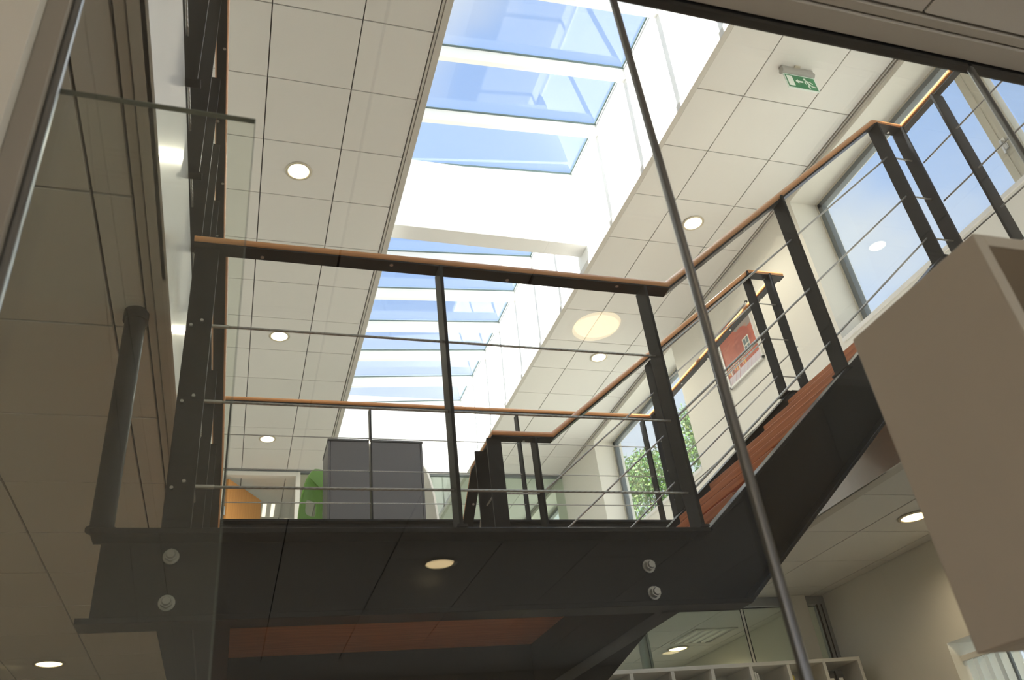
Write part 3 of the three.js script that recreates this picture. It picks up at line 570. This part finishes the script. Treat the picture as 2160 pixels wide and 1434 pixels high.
{ // white pigeonhole shelf
  const x0 = 1.95, x1 = 4.31, yT = Y(1.0), zf = -5.2, zb = -5.53, t = thing('pigeonhole_shelf', 'tall cream pigeonhole shelf in front of the low glass wall', 'shelf', [3.13, 0, -5.36]);
  part(t, 'top_board', rbox(x0, x1, yT - .026, yT, zb, zf, .003), M.white);
  part(t, 'back_panel', box(x0, x1, .02, yT - .026, zb, zb + .012), M.white);
  const xs = []; for (let x = x1 - .013; x > x0 + .1; x -= .30) xs.push(x); xs.push(x0 + .013);
  for (const x of xs) part(t, 'divider', rbox(x - .013, x + .013, .0, yT - .026, zb, zf, .002), M.white);
  for (let k = 1; k < 7; k++) part(t, 'shelf_board', box(x0, x1, yT - k * .32, yT - k * .32 + .02, zb, zf - .003), M.white);
  for (const [k, w, h, m, l] of [[2, .05, .15, M.paper, 'white paper bundle standing in a pigeonhole'], [1, .03, .12, M.yellowPaper, 'yellow paper slip standing in a pigeonhole']]) {
    const x = xs[k + 1] + .02, y = yT - .30, q = thing('paper_bundle', l, 'papers', [x, y, zf - .05]); part(q, 'sheets', [0, 1, 2].map((j) => rbox(x + j * w / 3, x + (j + .8) * w / 3, y, y + h + .10 - j * .008, zf - .24, zf - .03, .001)), m);
  }
  const x = xs[1] + .02, y = yT - .30;
  for (let j = 0; j < 2; j++) { const q = thing('ring_binder', ['dark ring binder at the left of the right end pigeonhole', 'dark ring binder leaning second in the right end pigeonhole'][j], 'binder', [x + .03 + j * .075, y, zf - .14]); const xx = x + j * .075; part(q, 'cover', [rbox(xx, xx + .004, y, y + .22, zf - .28, zf - .03), rbox(xx + .056, xx + .060, y, y + .22, zf - .28, zf - .03), rbox(xx, xx + .06, y, y + .22, zf - .034, zf - .03)], M.graphiteDark); part(q, 'label', rbox(xx + .012, xx + .048, y + .08, y + .17, zf - .03, zf - .029, .0003), M.paper); }
}
{ // near cabinet: an open cubby unit at the right, with its outer end standing on the floor
  const x0 = .878, x1 = 1.5, y0 = Y(.158), y1 = Y(.623), z0 = -.85, z1 = -.598, t = thing('open_cabinet', 'beige open-fronted cabinet close to the camera at the right edge', 'cabinet', [1.19, 0, -.72]);
  part(t, 'side_panel', rbox(x0, x0 + .018, y0, y1, z0, z1, .0025), M.laminate);
  part(t, 'top_panel', rbox(x0 + .018, x1, y1 - .018, y1, z0, z1, .0025), M.laminate); part(t, 'bottom_panel', rbox(x0 + .018, x1, y0, y0 + .018, z0, z1, .0025), M.laminate);
  part(t, 'back_panel', box(x0 + .018, x1, y0 + .018, y1 - .018, z0, z0 + .01), M.laminate);
  part(t, 'end_panel', rbox(x1, x1 + .025, 0, y1, z0, z1, .0025), M.laminate); part(t, 'edge_strip', [rbox(x0, x0 + .018, y0, y1, z1, z1 + .002, .0008), rbox(x0 + .018, x1, y1 - .018, y1, z1, z1 + .002, .0008)], M.laminateEdge);
  part(t, 'foot', rbox(x1 - .35, x1 + .05, 0, .03, z0, z1, .004), M.laminate);
}
{ // lower right window with vertical blind
  const w = struct('window', null), z0 = -1.4, z1 = -4.53, y0 = .6, y1 = 2.07;
  part(w, 'window_frame', [rbox(4.9, 4.95, y1 - .05, y1, z1, z0), rbox(4.9, 4.95, y0, y0 + .05, z1, z0), rbox(4.9, 4.95, y0, y1, z1, z1 + .05), rbox(4.9, 4.95, y0, y1, z0 - .05, z0)], M.frameGrey);
  part(w, 'pane', box(4.92, 4.926, y0 + .03, y1 - .03, z1 + .03, z0 - .03), M.glass);
  const b = thing('vertical_blind', 'white vertical slat blind in the lower right window', 'blind', [4.56, y0, (z0 + z1) / 2]);
  part(b, 'head_rail', rbox(4.53, 4.58, y1 - .12, y1 - .085, z1 + .01, z0 - .01, .003), M.white);
  for (let z = z1 + .05; z < z0 - .05; z += .09) part(b, 'slat', box(-.043, .043, y0 + .03, y1 - .115, -.001, .001).rotateY(1.25).translate(4.555, 0, z), M.blind);
}
// ------------------------------------------------------------------ outdoors: lawn and trees beyond the right wall
struct('ground', box(5.1, 120, -.6, -.5, -120, 80), M.ground);
{
  const lg = (() => { const g = new THREE.BufferGeometry(), p = [], n = [[0, 0, 0], [.45, .16, .05], [.75, .1, .02], [1, 0, -.05], [.75, -.1, .02], [.45, -.16, .05]]; for (const [a, b, c] of [[0, 5, 1], [1, 5, 4], [1, 4, 2], [2, 4, 3]]) for (const k of [a, b, c]) p.push(...n[k]); g.setAttribute('position', new THREE.Float32BufferAttribute(p, 3)); g.computeVertexNormals(); return g; })();
  const tree = (label, x, z, h, r, n) => {
    const t = thing('tree', label, 'tree', [x, -.5, z]);
    const tr = []; const top = V(x, -.5 + h * .82, z); tr.push(new THREE.CylinderGeometry(.06, .22, h * .85, 10).translate(x, -.5 + h * .42, z));
    const clumps = [];
    for (let k = 0; k < 44; k++) { const a = rnd() * 6.28, q = Math.pow(rnd(), .6), yy = h * (.30 + .66 * rnd()), rad = r * Math.sin(Math.min(1, (h * 1.05 - yy) / (h * .72)) * 1.5) * (.35 + .65 * q); const c = V(x + Math.cos(a) * rad, -.5 + yy, z + Math.sin(a) * rad); clumps.push([c, rr(.55, 1.1) * r * .32]); tr.push(rod(V(x, -.5 + yy * .72, z), c, .014, 4)); }
    part(t, 'trunk', tr, M.bark);
    const im = new THREE.InstancedMesh(lg, M.leaf, n); im.name = 'foliage'; im.userData.kind = 'stuff'; im.castShadow = im.receiveShadow = true; const o = new THREE.Object3D(), col = new THREE.Color();
    for (let i = 0; i < n; i++) { const [c, s] = clumps[i % clumps.length]; let d; do d = V(rr(-1, 1), rr(-1, 1), rr(-1, 1)); while (d.length() > 1); o.position.set(c.x - x + d.x * s, c.y + .5 + d.y * s * .85, c.z - z + d.z * s); o.rotation.set(rr(0, 6.3), rr(0, 6.3), rr(0, 6.3)); o.scale.setScalar(rr(.11, .22)); o.updateMatrix(); im.setMatrixAt(i, o.matrix); im.setColorAt(i, col.setRGB(rr(.75, 1.7), rr(.85, 1.45), rr(.6, 1.3))); }
    t.add(im);
  };
  tree('leafy green tree outside the far right window, the taller one', 12.9, -23.2, 13.0, 3.6, 30000);
  tree('leafy green tree outside the far right window, the lower one behind', 17.4, -25, 16.6, 3.6, 24000);
}
renderer.render(scene, camera);
